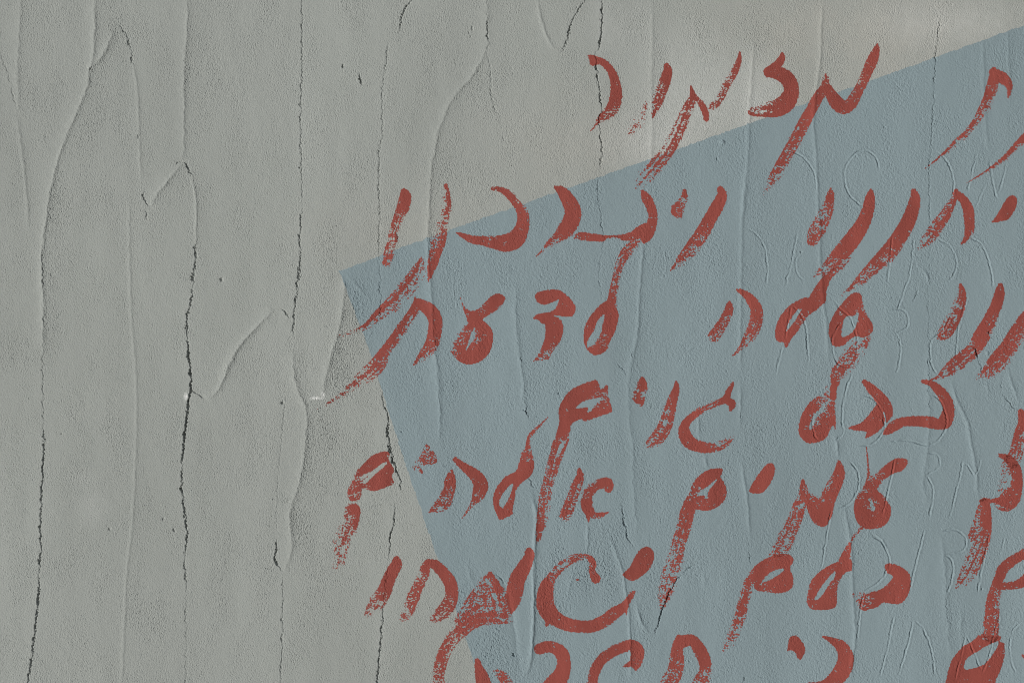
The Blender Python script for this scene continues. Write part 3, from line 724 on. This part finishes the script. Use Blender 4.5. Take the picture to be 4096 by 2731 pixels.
LETTERS = [
 # ---- first line
 [po('B', [(300,238),(352,240),(366,275),(362,312),(345,322),(318,315),(305,270)]),
  st('B', (345,280,70),(400,288,58),(450,325,58),(490,385,66),(512,460,78),(518,540,95),(505,620,100,0,.15),(470,680,95,.1,.55),(400,740,60,0,.7),(350,800,18,0,.3),(315,832,5))],
 [st('B', (912,318,40),(922,360,70),(905,430,88,.15,0),(870,520,95,.62,.05),(845,600,85,.5,.1),(822,660,50,.4,.2),(806,728,12)),
  st('B', (752,600,20,.7,.7),(715,710,75,.8,.85),(655,810,80,.75,.88),(598,890,30,.7,.9))],
 [st('B', (1105,488,20),(1120,560,55),(1100,620,78,.2,.2),(1050,720,88,.35,.25),(1005,830,100,.4,.25),(955,930,100,.6,.2),(905,1010,110,.55,.2),(850,1080,120,.4,.4),(790,1150,110,.5,.6),(735,1210,110,.65,.75),(675,1280,50,.8,.9)),
  st('B', (1150,570,30,.2,.6),(1185,620,48),(1215,680,52),(1226,738,44)),
  st('B', (1490,212,12),(1478,290,46),(1440,380,58,.45,0),(1390,460,58,.55,.1),(1340,560,60,.75,.1),(1290,620,72,.7,.15),(1238,655,30,.7,.6))],
 [st('B', (1820,214,14),(1815,270,58),(1765,330,72),(1715,370,80),(1730,385,60),(1800,385,105),(1865,430,118),(1893,510,118),(1860,600,140),(1790,650,140,.05,.08),(1700,668,115,.5,.1),(1592,672,90,.8,.25))],
 [st('C', (405,390,16),(405,430,50,.3,.3),(395,500,78,.1,.2),(345,570,85,0,.1),(290,670,85,0,.1),(230,780,95,.05,.3),(170,900,95,.15,.45),(110,1005,92,.1,.4),(50,1110,90,.1,.6),(-5,1210,80,.15,.75),(-78,1330,20,.4,.8)),
  st('C', (420,500,70),(455,560,92),(500,620,112),(550,650,100,.05),(605,615,95,.05,.1),(650,540,85,.2,.2),(692,460,75,.15,.25),(735,360,82,0,.1),(775,270,85,0,.05),(802,195,52),(810,150,10))],
 [st('C', (1722,350,40),(1722,410,75),(1708,490,92,0,.3),(1680,580,86,0,.6),(1640,670,85,0,.75),(1590,750,62,0,.65),(1510,850,50,0,.7),(1430,920,46,0,.8),(1340,1005,30,0,.7),(1250,1075,12),(1178,1132,4)),
  st('C', (1715,370,60),(1780,410,92),(1828,450,72),(1846,500,46,.1,.2),(1835,575,8))],
 [st('C', (2060,780,60),(2000,850,66,0,.3),(1940,910,60,0,.5),(1880,970,50,0,.7),(1800,1052,42,0,.8),(1700,1124,22,0,.6),(1600,1184,9,.1,.3),(1490,1252,4))],
 # ---- second line
 [st('A', (815,325,50),(826,370,92),(810,440,98,0,.08),(782,510,85,0,.5),(755,580,75,.1,.7),(730,650,72,.2,.5),(728,710,68,.1,.4),(705,765,70,0,.75),(695,820,82,.0,.5),(680,880,70,.2,.4))],
 [st('A', (1143,278,28),(1150,340,48,.6,.0),(1148,430,75,.72,.05),(1132,500,85,.78,.3),(1112,580,100,.88,.35),(1092,650,120,.88,.15),(1082,720,120,.55,0),(1062,800,95,.25,0),(1042,880,85,.1,0),(1022,960,48),(1008,1028,16,.1,.4)),
  st('A', (955,850,20,0,.5),(930,950,110,.25,.8),(868,1050,140,.25,.82),(790,1140,135,.3,.86),(715,1220,125,.1,.82),(615,1305,95,.1,.82),(530,1378,62,.1,.82),(455,1412,35,.3,.7),(380,1440,26,.5,.5),(300,1460,16,.3,.4))],
 [st('A', (1508,303,28),(1570,310,40),(1632,345,60,0,.1),(1698,415,70,0,.5),(1745,495,88,0,.25),(1748,570,100,0,.15),(1730,640,118,0,.1),(1690,700,140),(1620,728,140),(1550,728,112,.1,0),(1450,714,80,.15,0),(1350,702,62),(1280,672,42),(1222,645,8))],
 [st('F', (238,98,26),(290,130,78),(340,200,112),(375,280,128),(362,360,135),(318,430,125,0,.05),(260,485,82,0,.35),(200,535,60,.05,.7),(140,590,25,.2,.7),(88,638,5)),
  st('F', (385,475,45,.5,.25),(450,480,64,.2,.02),(540,491,60,.1,0),(600,497,54),(612,498,44)),
  st('F', (618,484,24,.6,0),(700,488,30,.5,0),(770,490,50,.3,0),(840,480,72,.1,0),(900,450,95),(950,420,90)),
  st('F', (920,130,26),(950,180,75),(985,250,76),(1003,320,72,.0,.15),(988,400,86,.05,.1),(950,470,100),(930,530,20))],
 [st('F', (885,522,36,.4,.5),(842,558,80,.1,.5),(785,620,86,.1,.4),(748,690,75,.2,.55),(726,760,65,.2,.65),(712,830,65,0,.55),(697,910,70,0,.55),(682,980,72,0,.45),(682,1040,80,0,.2)),
  po('F', [(650,985),(700,1040),(735,1090),(715,1200),(668,1300),(640,1370),(580,1410),(520,1400),(470,1335),(459,1260),(475,1170),(530,1080),(600,1010)],
     [[(615,1095),(622,1112),(606,1180),(590,1250),(545,1320),(495,1352),(484,1330),(500,1280),(540,1220),(570,1140)]], [(590,1290,.3)])],
 [st('F', (1250,125,30),(1248,180,55,.15,.5),(1215,240,75,.2,.5),(1192,280,98,.15,.45),(1216,320,36,.2,.2))],
 [st('F', (1530,112,48),(1545,160,78),(1518,225,98),(1470,310,102),(1420,400,106,0,.2),(1368,490,112,0,.6),(1310,570,110,0,.72),(1250,640,90,.05,.8),(1190,702,50,.1,.75),(1142,746,8))],
 [st('I', (445,108,18),(442,160,62,.1,.05),(425,230,85,.3,.05),(400,310,110,.5,.3),(362,390,118,.35,.35),(322,460,120,.2,.3),(300,518,80,.1,.3))],
 [st('I', (760,128,36),(752,190,80),(735,280,96),(700,370,110),(640,470,126),(570,560,132),(510,630,124,0,.2),(450,700,110,.1,.6),(390,752,80,.3,.7),(308,796,8,.5,.5))],
 [st('I', (1095,128,42),(1105,190,84),(1080,290,106),(1040,390,116),(980,490,122,0,.1),(920,580,132,0,.3),(850,660,130,0,.55),(770,740,112,0,.72),(690,812,85,0,.82),(600,890,35,0,.75),(515,953,6,.2,.5))],
 [st('I', (1428,125,34),(1400,210,62,.3,.1),(1350,300,82,.35,.08),(1290,390,100,.35,.2),(1232,470,102,.4,.4),(1180,530,80,.5,.7),(1112,578,8,.7)),
  st('I', (1430,150,56),(1480,190,66),(1518,260,84),(1530,340,84),(1532,430,74),(1512,490,50,0,.4),(1460,552,5))],
 [po('I', [(1865,158),(1900,180),(1905,225),(1880,290),(1830,350),(1780,364),(1708,374),(1740,325),(1790,240),(1830,180)])],
 # ---- third line
 [st('D', (903,80,14),(908,140,64),(868,220,76,.0,.5),(800,320,90,.05,.58),(730,420,86,0,.5),(660,510,86,.0,.3),(618,590,122,.25,.3),(560,650,130,.45,.6),(480,720,110,.62,.78),(400,782,80,.68,.85),(320,850,58,.7,.88),(220,912,34,.8,.9),(130,960,18,.88,.92)),
  st('D', (915,108,44),(960,138,88),(1030,190,108),(1062,270,108),(1052,370,108,0,.05),(1028,450,104,0,.35),(980,520,86,0,.55),(932,565,50,0,.5),(888,610,6))],
 [po('D', [(1250,50),(1290,155),(1345,182),(1400,165),(1440,125),(1500,68),(1550,48),(1595,65),(1608,92),(1588,132),(1530,185),(1435,245),(1452,272),(1500,322),(1512,400),(1495,490),(1440,560),(1380,592),(1300,602),(1230,562),(1188,510),(1188,470),(1215,395),(1250,335),(1312,288),(1316,270),(1300,225),(1275,150)],
     [[(1370,315),(1366,390),(1332,450),(1300,490),(1320,430),(1350,350)]], [(1200,420,.75),(1232,335,.85),(1372,380,.35),(1400,140,.35),(1205,500,.3)])],
 [po('F', [(78,945),(110,915),(230,897),(290,915),(345,960),(390,1020),(396,1060),(370,1105),(310,1110),(222,1100),(275,1130),(298,1190),(292,1260),(265,1320),(215,1385),(190,1440),(90,1452),(65,1462),(110,1390),(145,1310),(160,1230),(155,1172),(130,1165),(105,1135),(65,1127),(90,1095),(200,1070),(245,1035),(266,980),(240,985),(170,1015),(110,1005),(85,980)], (), [(160,1425,.5),(200,1380,.3)])],
 [st('F', (1602,1008,40),(1598,1060,70,0,.1),(1562,1140,80,.1,.35),(1522,1210,92,.1,.2),(1482,1260,92,.2,.35),(1432,1290,36,.4,.6)),
  st('F', (1662,902,18),(1710,922,48),(1770,975,76),(1812,1050,96,.05,.05),(1814,1130,102,.15,.05),(1790,1210,102,.3,.25),(1750,1280,86,.1,.6),(1690,1360,40,0,.6),(1622,1422,5))],
 [po('I', [(430,785),(432,850),(412,900),(405,990),(370,1020),(330,1060),(270,1100),(220,1170),(180,1232),(140,1280),(105,1345),(85,1345),(75,1310),(40,1310),(10,1270),(15,1190),(60,1090),(140,1010),(240,960),(272,960),(320,880),(358,830),(385,795)],
     [[(185,1055),(215,1055),(182,1110),(150,1160),(112,1210),(95,1222),(110,1168),(150,1100)]], [(230,1140,.25)]),
  st('I', (590,650,26,.5,.4),(520,720,44,.3,.3),(470,755,44,.1,.2),(420,810,52))],
 [po('I', [(650,918),(685,930),(690,980),(712,1070),(750,1130),(778,1190),(760,1242),(700,1275),(640,1265),(580,1300),(550,1332),(470,1342),(432,1260),(430,1180),(470,1090),(530,1010),(600,937)],
     [[(575,1105),(620,1105),(665,1070),(652,1150),(630,1210),(590,1250),(535,1272),(530,1230),(546,1140)]], [(700,1060,.25)])],
 [st('I', (735,1262,40,.7,.7),(692,1330,130,.78,.55),(625,1400,150,.65,.5),(570,1470,140,.5,.3),(510,1540,122,.35,.3),(485,1600,84,.1,.25),(470,1672,46),(466,1740,48)),
  po('J', [(440,285),(485,290),(476,380),(480,480),(483,620),(462,588),(440,622),(410,682),(360,715),(290,730),(240,716),(196,660),(192,600),(220,500),(270,420),(330,370),(378,370),(415,420),(437,340)],
     [[(388,400),(398,450),(335,530),(320,570),(290,622),(273,605),(300,540),(320,490),(370,460)]], [(395,440,.6),(350,530,.4)]),
  st('J', (412,285,24,.7,.6),(398,380,52,.7,.5))],
 [st('I', (1462,862,26),(1474,920,60,.3,0),(1456,1000,96,.68,0),(1425,1080,112,.8,.05),(1382,1160,122,.75,.08),(1342,1230,112,.55,.1),(1285,1280,30,.6,.3))],
 [st('I', (1775,868,44),(1768,930,82),(1746,1010,92,0,.1),(1714,1090,102,0,.35),(1670,1180,112,0,.25),(1618,1280,130,.0,.1),(1580,1350,112,.4,.1),(1510,1420,122,.1,.45),(1430,1490,132,.08,.7),(1345,1552,84,.02,.78),(1290,1585,34,0,.6),(1212,1610,6))],
 [st('I', (2060,1040,110),(2000,1100,110,.05,.3),(1950,1160,112,.05,.45),(1890,1270,132,.05,.55),(1830,1370,142,.0,.55),(1760,1455,150,.08,.5),(1690,1535,116,.2,.7),(1590,1595,14,.5,.8))],
 # ---- fourth line
 [po('G', [(545,235),(578,258),(592,305),(648,272),(650,350),(680,450),(670,487),(560,527),(465,556),(440,540),(365,580),(352,640),(330,700),(270,740),(228,770),(245,650),(268,560),(265,470),(290,400),(350,320),(430,275)],
     [[(400,455),(440,410),(500,388),(590,370),(602,382),(550,430),(520,470),(490,487),(490,450),(430,455)]], [(600,378,.45),(290,730,.35)]),
  st('G', (245,730,62,.05,.3),(216,830,52,.2,.5),(195,920,60,.3,.55),(175,1010,60,.4,.65),(152,1100,60,.45,.7),(140,1180,70,.4,.75),(132,1270,72,.3,.7),(132,1360,90,.05,.5),(112,1440,54,.1,.65),(90,1515,8,.4,.6)),
  st('G', (340,690,16,.3,.2),(302,780,28,.3,.2),(260,860,46,.3,.25),(230,950,52,.4,.4),(200,1050,50,.5,.5),(180,1150,50,.6,.6),(172,1250,60,.7,.7))],
 [st('G', (918,216,22),(920,270,76,.1,0),(905,330,95,.5,.45),(890,370,100,.3,.2),(915,412,36),(907,440,10))],
 [st('G', (1184,250,22),(1186,300,50),(1160,380,76,.15,.05),(1132,480,96,.25,.12),(1102,580,106,.35,.15),(1060,660,112,.35,.1),(1000,720,88,.15,.5),(925,760,8,.3,.5))],
 [st('G', (1628,262,26),(1595,330,46),(1568,385,54),(1480,424,46,.25,.2),(1390,464,52,.3,.3),(1312,520,56),(1252,590,72),(1252,660,98),(1292,722,104),(1360,752,90,.0,.1),(1440,760,92,.05,.5),(1530,745,76,.1,.72),(1600,705,50,.3,.78),(1645,668,10,.5,.8)),
  st('G', (1575,392,50),(1622,420,62),(1610,470,20))],
 [st('J', (708,248,38),(762,302,72),(830,370,88),(880,440,86),(900,500,58),(884,560,14)),
  po('J', [(820,415),(862,510),(868,570),(850,600),(800,650),(718,688),(722,640),(640,630),(583,606),(680,570),(740,510)])],
 [st('J', (1168,246,32),(1230,262,48),(1290,312,76),(1348,390,92),(1368,470,92),(1342,555,112),(1290,582,80),(1230,566,92,.1,0),(1120,556,82),(1010,562,74),(940,596,84),(890,636,54),(856,662,8)),
  st('J', (1372,470,60),(1372,575,22))],
 [st('J', (1935,485,50),(1952,560,74),(1932,640,92,.05,.4),(1912,740,102,.1,.7),(1892,820,112,.1,.78),(1850,900,132,.55,.82),(1820,970,100,.7,.88),(1782,1060,78,.78,.9),(1758,1110,36,.88))],
 # ---- fifth line
 [po('D', [(655,1283),(704,1300),(695,1350),(735,1420),(720,1480),(735,1535),(640,1575),(570,1595),(500,1570),(420,1565),(412,1530),(440,1450),(480,1400),(560,1320)],
     [[(678,1368),(670,1395),(600,1452),(512,1534),(490,1522),(530,1478),(468,1505),(456,1490),(560,1438),(640,1380)]], [(440,1500,.4)]),
  st('E', (452,0,84,.3,.5),(432,60,112,.2,.45),(424,100,96,.3,.5),(418,116,46,.4,.5)),
  st('E', (428,194,52),(410,222,130,.25,0),(402,290,124,.6,0),(385,330,132,.7,.1),(355,400,150,.55,.6),(332,460,150,.55,.72),(312,530,132,.65,.72),(300,600,120,.72,.78),(288,672,84,.85,.9))],
 [po('D', [(990,1228),(1020,1250),(1060,1300),(1074,1360),(1030,1386),(960,1392),(905,1425),(882,1412),(930,1340),(965,1270)], (), [(992,1300,.6),(925,1395,.6),(985,1350,.4)]),
  st('D', (940,1425,20,.2),(952,1445,22),(958,1455,12))],
 [st('E', (1186,-90,30),(1178,-20,86),(1170,40,96,.2,.1),(1150,100,102,.3,.3),(1120,160,112,.3,.35),(1060,200,60,.15,.5),(1010,228,6)),
  st('E', (1216,-184,40),(1285,-128,62),(1362,-70,92),(1412,-5,112),(1412,50,116,0,.15),(1388,112,80,0,.4),(1338,182,28,0,.5),(1268,280,4))],
 [po('E', [(1745,-245),(1805,-262),(1836,-150),(1825,-90),(1790,-40),(1735,0),(1692,60),(1682,130),(1666,200),(1668,240),(1620,268),(1570,287),(1540,242),(1515,165),(1518,90),(1545,30),(1610,-50),(1690,-92),(1715,-150)],
     [[(1668,2),(1665,40),(1640,110),(1600,182),(1580,192),(1558,152),(1590,85),(1640,20)]], [(1750,-250,.5)]),
  st('D', (1942,1018,4),(1870,1092,24,0,.6),(1806,1160,36,0,.6),(1788,1230,34,0,.3),(1790,1300,60,.2,.2))],
 [st('G', (424,938,30),(430,990,62),(402,1070,86,.3,.3),(372,1150,86,.3,.3),(342,1230,92,.15,.3),(316,1290,86,.2,.4),(300,1325,36,.6,.7)),
  st('G', (655,1080,70),(645,1045,92),(600,1045,82,.05,0),(540,1072,82,.4,.1),(492,1120,82,.3,.1),(482,1200,92),(502,1260,84),(540,1290,52),(590,1292,42,.1,.1),(654,1268,8)),
  st('G', (497,1290,50),(497,1345,6))],
 [po('G', [(1490,925),(1550,930),(1540,970),(1532,992),(1575,1070),(1575,1150),(1530,1212),(1440,1256),(1340,1245),(1290,1230),(1250,1195),(1296,1110),(1300,1080),(1340,1010),(1410,950)],
     [[(1502,1008),(1490,1040),(1440,1100),(1430,1162),(1410,1160),(1400,1135),(1348,1142),(1370,1108),(1440,1060)]], [(1310,1110,.35),(1380,1180,.2)]),
  st('G', (1300,1200,108,.15,.2),(1272,1270,112,.1,.1),(1255,1350,112,.3,.1),(1228,1440,112,.4,.25),(1206,1510,112,.5,.4),(1190,1590,120,.55,.6),(1165,1680,138,.62,.68),(1132,1780,142,.66,.72),(1110,1872,120,.6,.6),(1085,1942,90,.6,.4),(1070,2000,46,.6,.6),(1054,2040,8,.7))],
 [po('G', [(1925,883),(1952,900),(1959,950),(1935,1020),(1890,1090),(1850,1120),(1800,1122),(1759,1110),(1770,1068),(1830,970),(1888,900)])],
 [st('J', (225,1022,26),(230,1080,60,.1,.1),(235,1150,92,.3,.25),(200,1220,102,.5,.3),(170,1300,112,.5,.3),(140,1380,122,.5,.4),(100,1460,132,.55,.5),(60,1540,132,.62,.5),(10,1590,90,.7,.6)),
  st('J', (240,1140,70,.1,.3),(300,1190,110,.1,.2),(345,1260,150),(370,1310,136),(392,1362,40)),
  st('J', (510,876,28),(512,960,88),(480,1040,112,.3,0),(440,1120,122,.4,0),(412,1200,124,.25,0),(400,1290,108))],
 [po('J', [(722,752),(738,830),(745,930),(770,985),(860,910),(950,850),(1030,850),(1050,880),(1010,940),(930,970),(850,1030),(810,1095),(860,1140),(882,1180),(915,1230),(910,1300),(880,1360),(820,1395),(740,1402),(690,1385),(650,1340),(625,1250),(640,1160),(690,1090),(725,1010),(730,900)],
     [[(750,1160),(765,1200),(792,1230),(786,1260),(765,1257),(753,1210)]], [(770,1210,.3),(795,1000,.35),(690,1120,.3)])],
 [st('J', (1768,822,26),(1830,850,62),(1885,910,82),(1906,990,86,.15,0),(1896,1080,102,.2,0),(1850,1160,152,.18,.05),(1800,1200,122,.1,.2),(1725,1180,40,0,.1),(1690,1185,24)),
  st('J', (1620,1180,26),(1660,1166,18),(1690,1172,16))],
 [st('J', (1640,1180,52),(1656,1230,82,.1,0),(1660,1320,92),(1655,1420,96,.3,0),(1630,1510,112,.55,.1),(1590,1600,130,.65,.35),(1545,1695,140,.5,.6),(1502,1780,112,.4,.7),(1452,1840,56,.4,.75),(1428,1868,8)),
  st('J', (1608,1220,18,.2,.5),(1588,1340,56,.4,.65),(1562,1460,82,.3,.6))],
 # ---- sixth line
 [st('E', (755,600,58),(756,640,90),(726,690,96),(690,770,102,0,.05),(660,850,112,.15,.1),(620,910,122,.45,.35),(570,980,112,.55,.75),(540,1020,62,.5,.8),(510,1050,14,.7,.8))],
 [st('E', (998,612,34),(982,670,76),(960,740,82,.45,.55),(926,810,86,.25,.35),(896,880,96,.25,.35),(872,940,92,.4,.35),(850,1000,90,.6,.55),(810,1060,58,.6,.7),(780,1100,16,.7,.8)),
  st('E', (995,616,36),(1060,640,78),(1130,710,92),(1180,790,102),(1190,870,102,.25,0),(1176,930,112,.55,.1),(1132,1000,122,.45,.35),(1070,1050,70,.4,.45),(1010,1078,12,.4,.4))],
 [st('E', (1795,540,68),(1800,570,78),(1760,650,106),(1702,760,126),(1682,860,130),(1670,940,92),(1654,1015,20)),
  st('E', (1490,708,28),(1530,780,56,.4,.1),(1562,850,60,.2,.1)),
  st('E', (1490,712,40),(1440,770,60,.5,.6),(1400,850,92,.25,.55),(1352,930,104,.25,.6),(1300,1020,112,.35,.5),(1252,1090,82,.2,.3)),
  st('E', (1500,760,60,.5,.4),(1540,840,110,.5,.4),(1580,930,152,.6,.5),(1590,1040,132,.55,.55)),
  st('E', (1470,850,120,.6,.6),(1430,950,190,.62,.62),(1480,1015,190,.45,.55)),
  st('E', (1655,1092,20,.5,.5),(1540,1062,82,.4,.3),(1440,1062,94,.1,.2),(1350,1090,112,.1,.3),(1270,1150,112,.25,.2),(1210,1200,112,.4,.55),(1160,1270,102,.35,.35),(1120,1350,102,.2,.25),(1096,1430,102,.35,.2),(1082,1520,92,.5,.45),(1092,1610,100,.6,.4))],
 [st('H', (555,748,76),(525,692,50),(532,640,55,.15,.35),(512,592,48),(470,576,38,.1,.5),(400,584,62,.55,.1),(322,624,64,.7,.15),(252,682,72,.65,.2),(205,745,74,.3,.25),(172,805,108),(157,880,130,.05,0),(162,960,142),(200,1030,134),(270,1080,112),(350,1112,104,.1,0),(440,1124,98,.1,0),(530,1120,98,.1,0),(620,1080,98,.15,0),(700,1020,98,.1,.05),(770,970,72),(800,930,50),(832,878,46,.1,.2),(864,838,8,.2,.3)),
  st('H', (785,960,40),(797,1028,8)), st('H', (180,1060,50),(170,1112,26)), st('H', (408,756,14),(416,758,12))],
 [po('H', [(955,499),(995,518),(1011,560),(1000,630),(950,700),(855,764),(790,745),(767,710),(820,660),(860,580),(910,515)])],
 [po('K', [(90,553),(140,575),(152,610),(125,665),(148,730),(148,800),(100,850),(10,862),(-70,850),(-140,840),(-172,790),(-240,800),(-200,720),(-175,680),(-140,640),(-80,600),(0,565)],
     [[(82,668),(70,690),(30,722),(-40,760),(-92,778),(-75,745),(-30,700),(40,672)]], [(-200,770,.4),(-60,820,.2)]),
  st('H', (1752,770,72,.3,.3),(1736,850,86,.4,.3),(1710,940,82,.3,.3),(1686,1030,96,.3,.3),(1656,1110,102,.55,.5),(1626,1190,96,.65,.65),(1586,1260,70,.7,.8),(1558,1310,12,.8))],
 [st('K', (695,345,20),(640,400,22,.3,.3),(602,460,20,.2,.2),(572,540,60,.0,.4),(548,620,90)),
  po('K', [(515,612),(600,598),(609,680),(560,702),(500,800),(490,950),(450,985),(370,994),(290,985),(258,930),(265,860),(290,770),(350,700),(440,640)],
     [[(478,692),(470,740),(430,795),(382,872),(340,912),(323,907),(340,860),(390,785),(440,725)]], [(490,790,.2),(290,880,.15)])],
 [po('K', [(880,632),(940,635),(1010,665),(1060,710),(1071,770),(1060,850),(1020,920),(960,949),(860,935),(820,965),(760,985),(700,999),(660,965),(650,930),(617,880),(630,860),(720,860),(830,835),(900,780),(930,730),(890,705),(870,665)], (), [(645,890,.75),(710,900,.45)])],
 [st('K', (2050,560,90),(2000,540,86),(1930,572,76),(1850,622,82,.12,.1),(1792,680,86),(1768,740,80),(1742,785,70)),
  st('K', (2060,600,90),(2030,680,92),(1985,750,92),(1930,785,74),(1870,802,64,.1,.1),(1800,808,58,.12,.1),(1745,790,60)),
  st('K', (1738,830,90,.3,.2),(1716,920,102,.15,.2),(1710,1010,112,.15,.2),(1702,1100,122,.2,.1),(1695,1190,130,.4,.1))],
 # ---- seventh line, cut by the frame
 [st('E', (1390,1392,44),(1402,1450,66),(1426,1520,104),(1445,1610,130)),
  st('E', (1528,1465,36,.6,.5),(1590,1520,84,.35,.45),(1650,1600,70,.5,.5))],
 [st('H', (112,1300,84),(160,1284,90),(230,1290,92),(290,1340,106),(305,1420,106),(280,1510,132),(220,1585,150),(150,1650,120))],
 [st('H', (868,1462,16),(872,1400,90),(882,1315,106),(830,1270,92),(740,1296,86,.1,0),(650,1342,86,.1,.1),(580,1410,82),(540,1490,86,.15,.05),(525,1580,86,.3,.1),(530,1640,90,.3,.1)),
  st('H', (765,1437,8),(820,1418,44),(860,1400,60))],
 [st('H', (1204,1208,44),(1192,1290,86,.0,.1),(1190,1380,112,.2,.05),(1178,1470,122,.3,.15),(1132,1560,132,.38,.25),(1080,1650,122,.4)),
  st('H', (1230,1242,100),(1310,1232,88),(1370,1310,102),(1410,1400,96),(1412,1480,92,.05,.4),(1380,1545,112,.08,.55),(1320,1610,60,.1,.6))],
 [po('K', [(155,1194),(190,1205),(235,1270),(241,1320),(210,1381),(185,1370),(170,1330),(140,1310),(105,1312),(110,1270),(120,1214)])],
 [st('K', (384,1202,16),(440,1226,42),(528,1282,94),(562,1370,124),(538,1460,134),(478,1540,122),(390,1590,90),(275,1580,40))],
 [po('K', [(1618,1188),(1700,1200),(1776,1198),(1772,1238),(1806,1262),(1806,1350),(1780,1450),(1740,1540),(1700,1640),(1345,1640),(1352,1530),(1380,1420),(1410,1360),(1480,1280),(1550,1240)],
     [[(1762,1240),(1745,1290),(1702,1360),(1640,1422),(1560,1450),(1490,1457),(1508,1380),(1560,1340),(1640,1290),(1720,1250)]])],
 [st('K', (1946,1350,16),(1985,1365,50),(2040,1390,80))],
]
# letters that make one word, by their place in the list above
WORDS = [(0,1,2,3,4), (5,6), (7,8,9,10,12,13), (14,15,16,17,18), (11,21,20,19), (22,23,24), (25,33,34), (26,27,28), (29,30,31,32), (35,45,46),
         (36,37,38,39,40), (41,42,43,44), (47,48,49,50,51), (52,53,54), (55,62), (56,57,58,59), (60,61), (63,)]
assert sorted(sum((list(w) for w in WORDS), [])) == list(range(len(LETTERS)))
word_of = {}
for w in WORDS:
    e = bpy.data.objects.new("painted_word", None); COL.objects.link(e); e.parent = wall
    for k in w: word_of[k] = e
for n, elements in enumerate(LETTERS):
    F, i0, j0 = letter_field(elements)
    nj, ni = F.shape
    sl = (slice(j0, j0+nj), slice(i0, i0+ni))
    hp = np.maximum(H[sl] + 0.10, HS[sl] + 0.20)
    data = march(F, i0, j0, hp, fine[sl])
    if data is None: continue
    make_mesh("painted_letter", data, M_red, word_of[n])
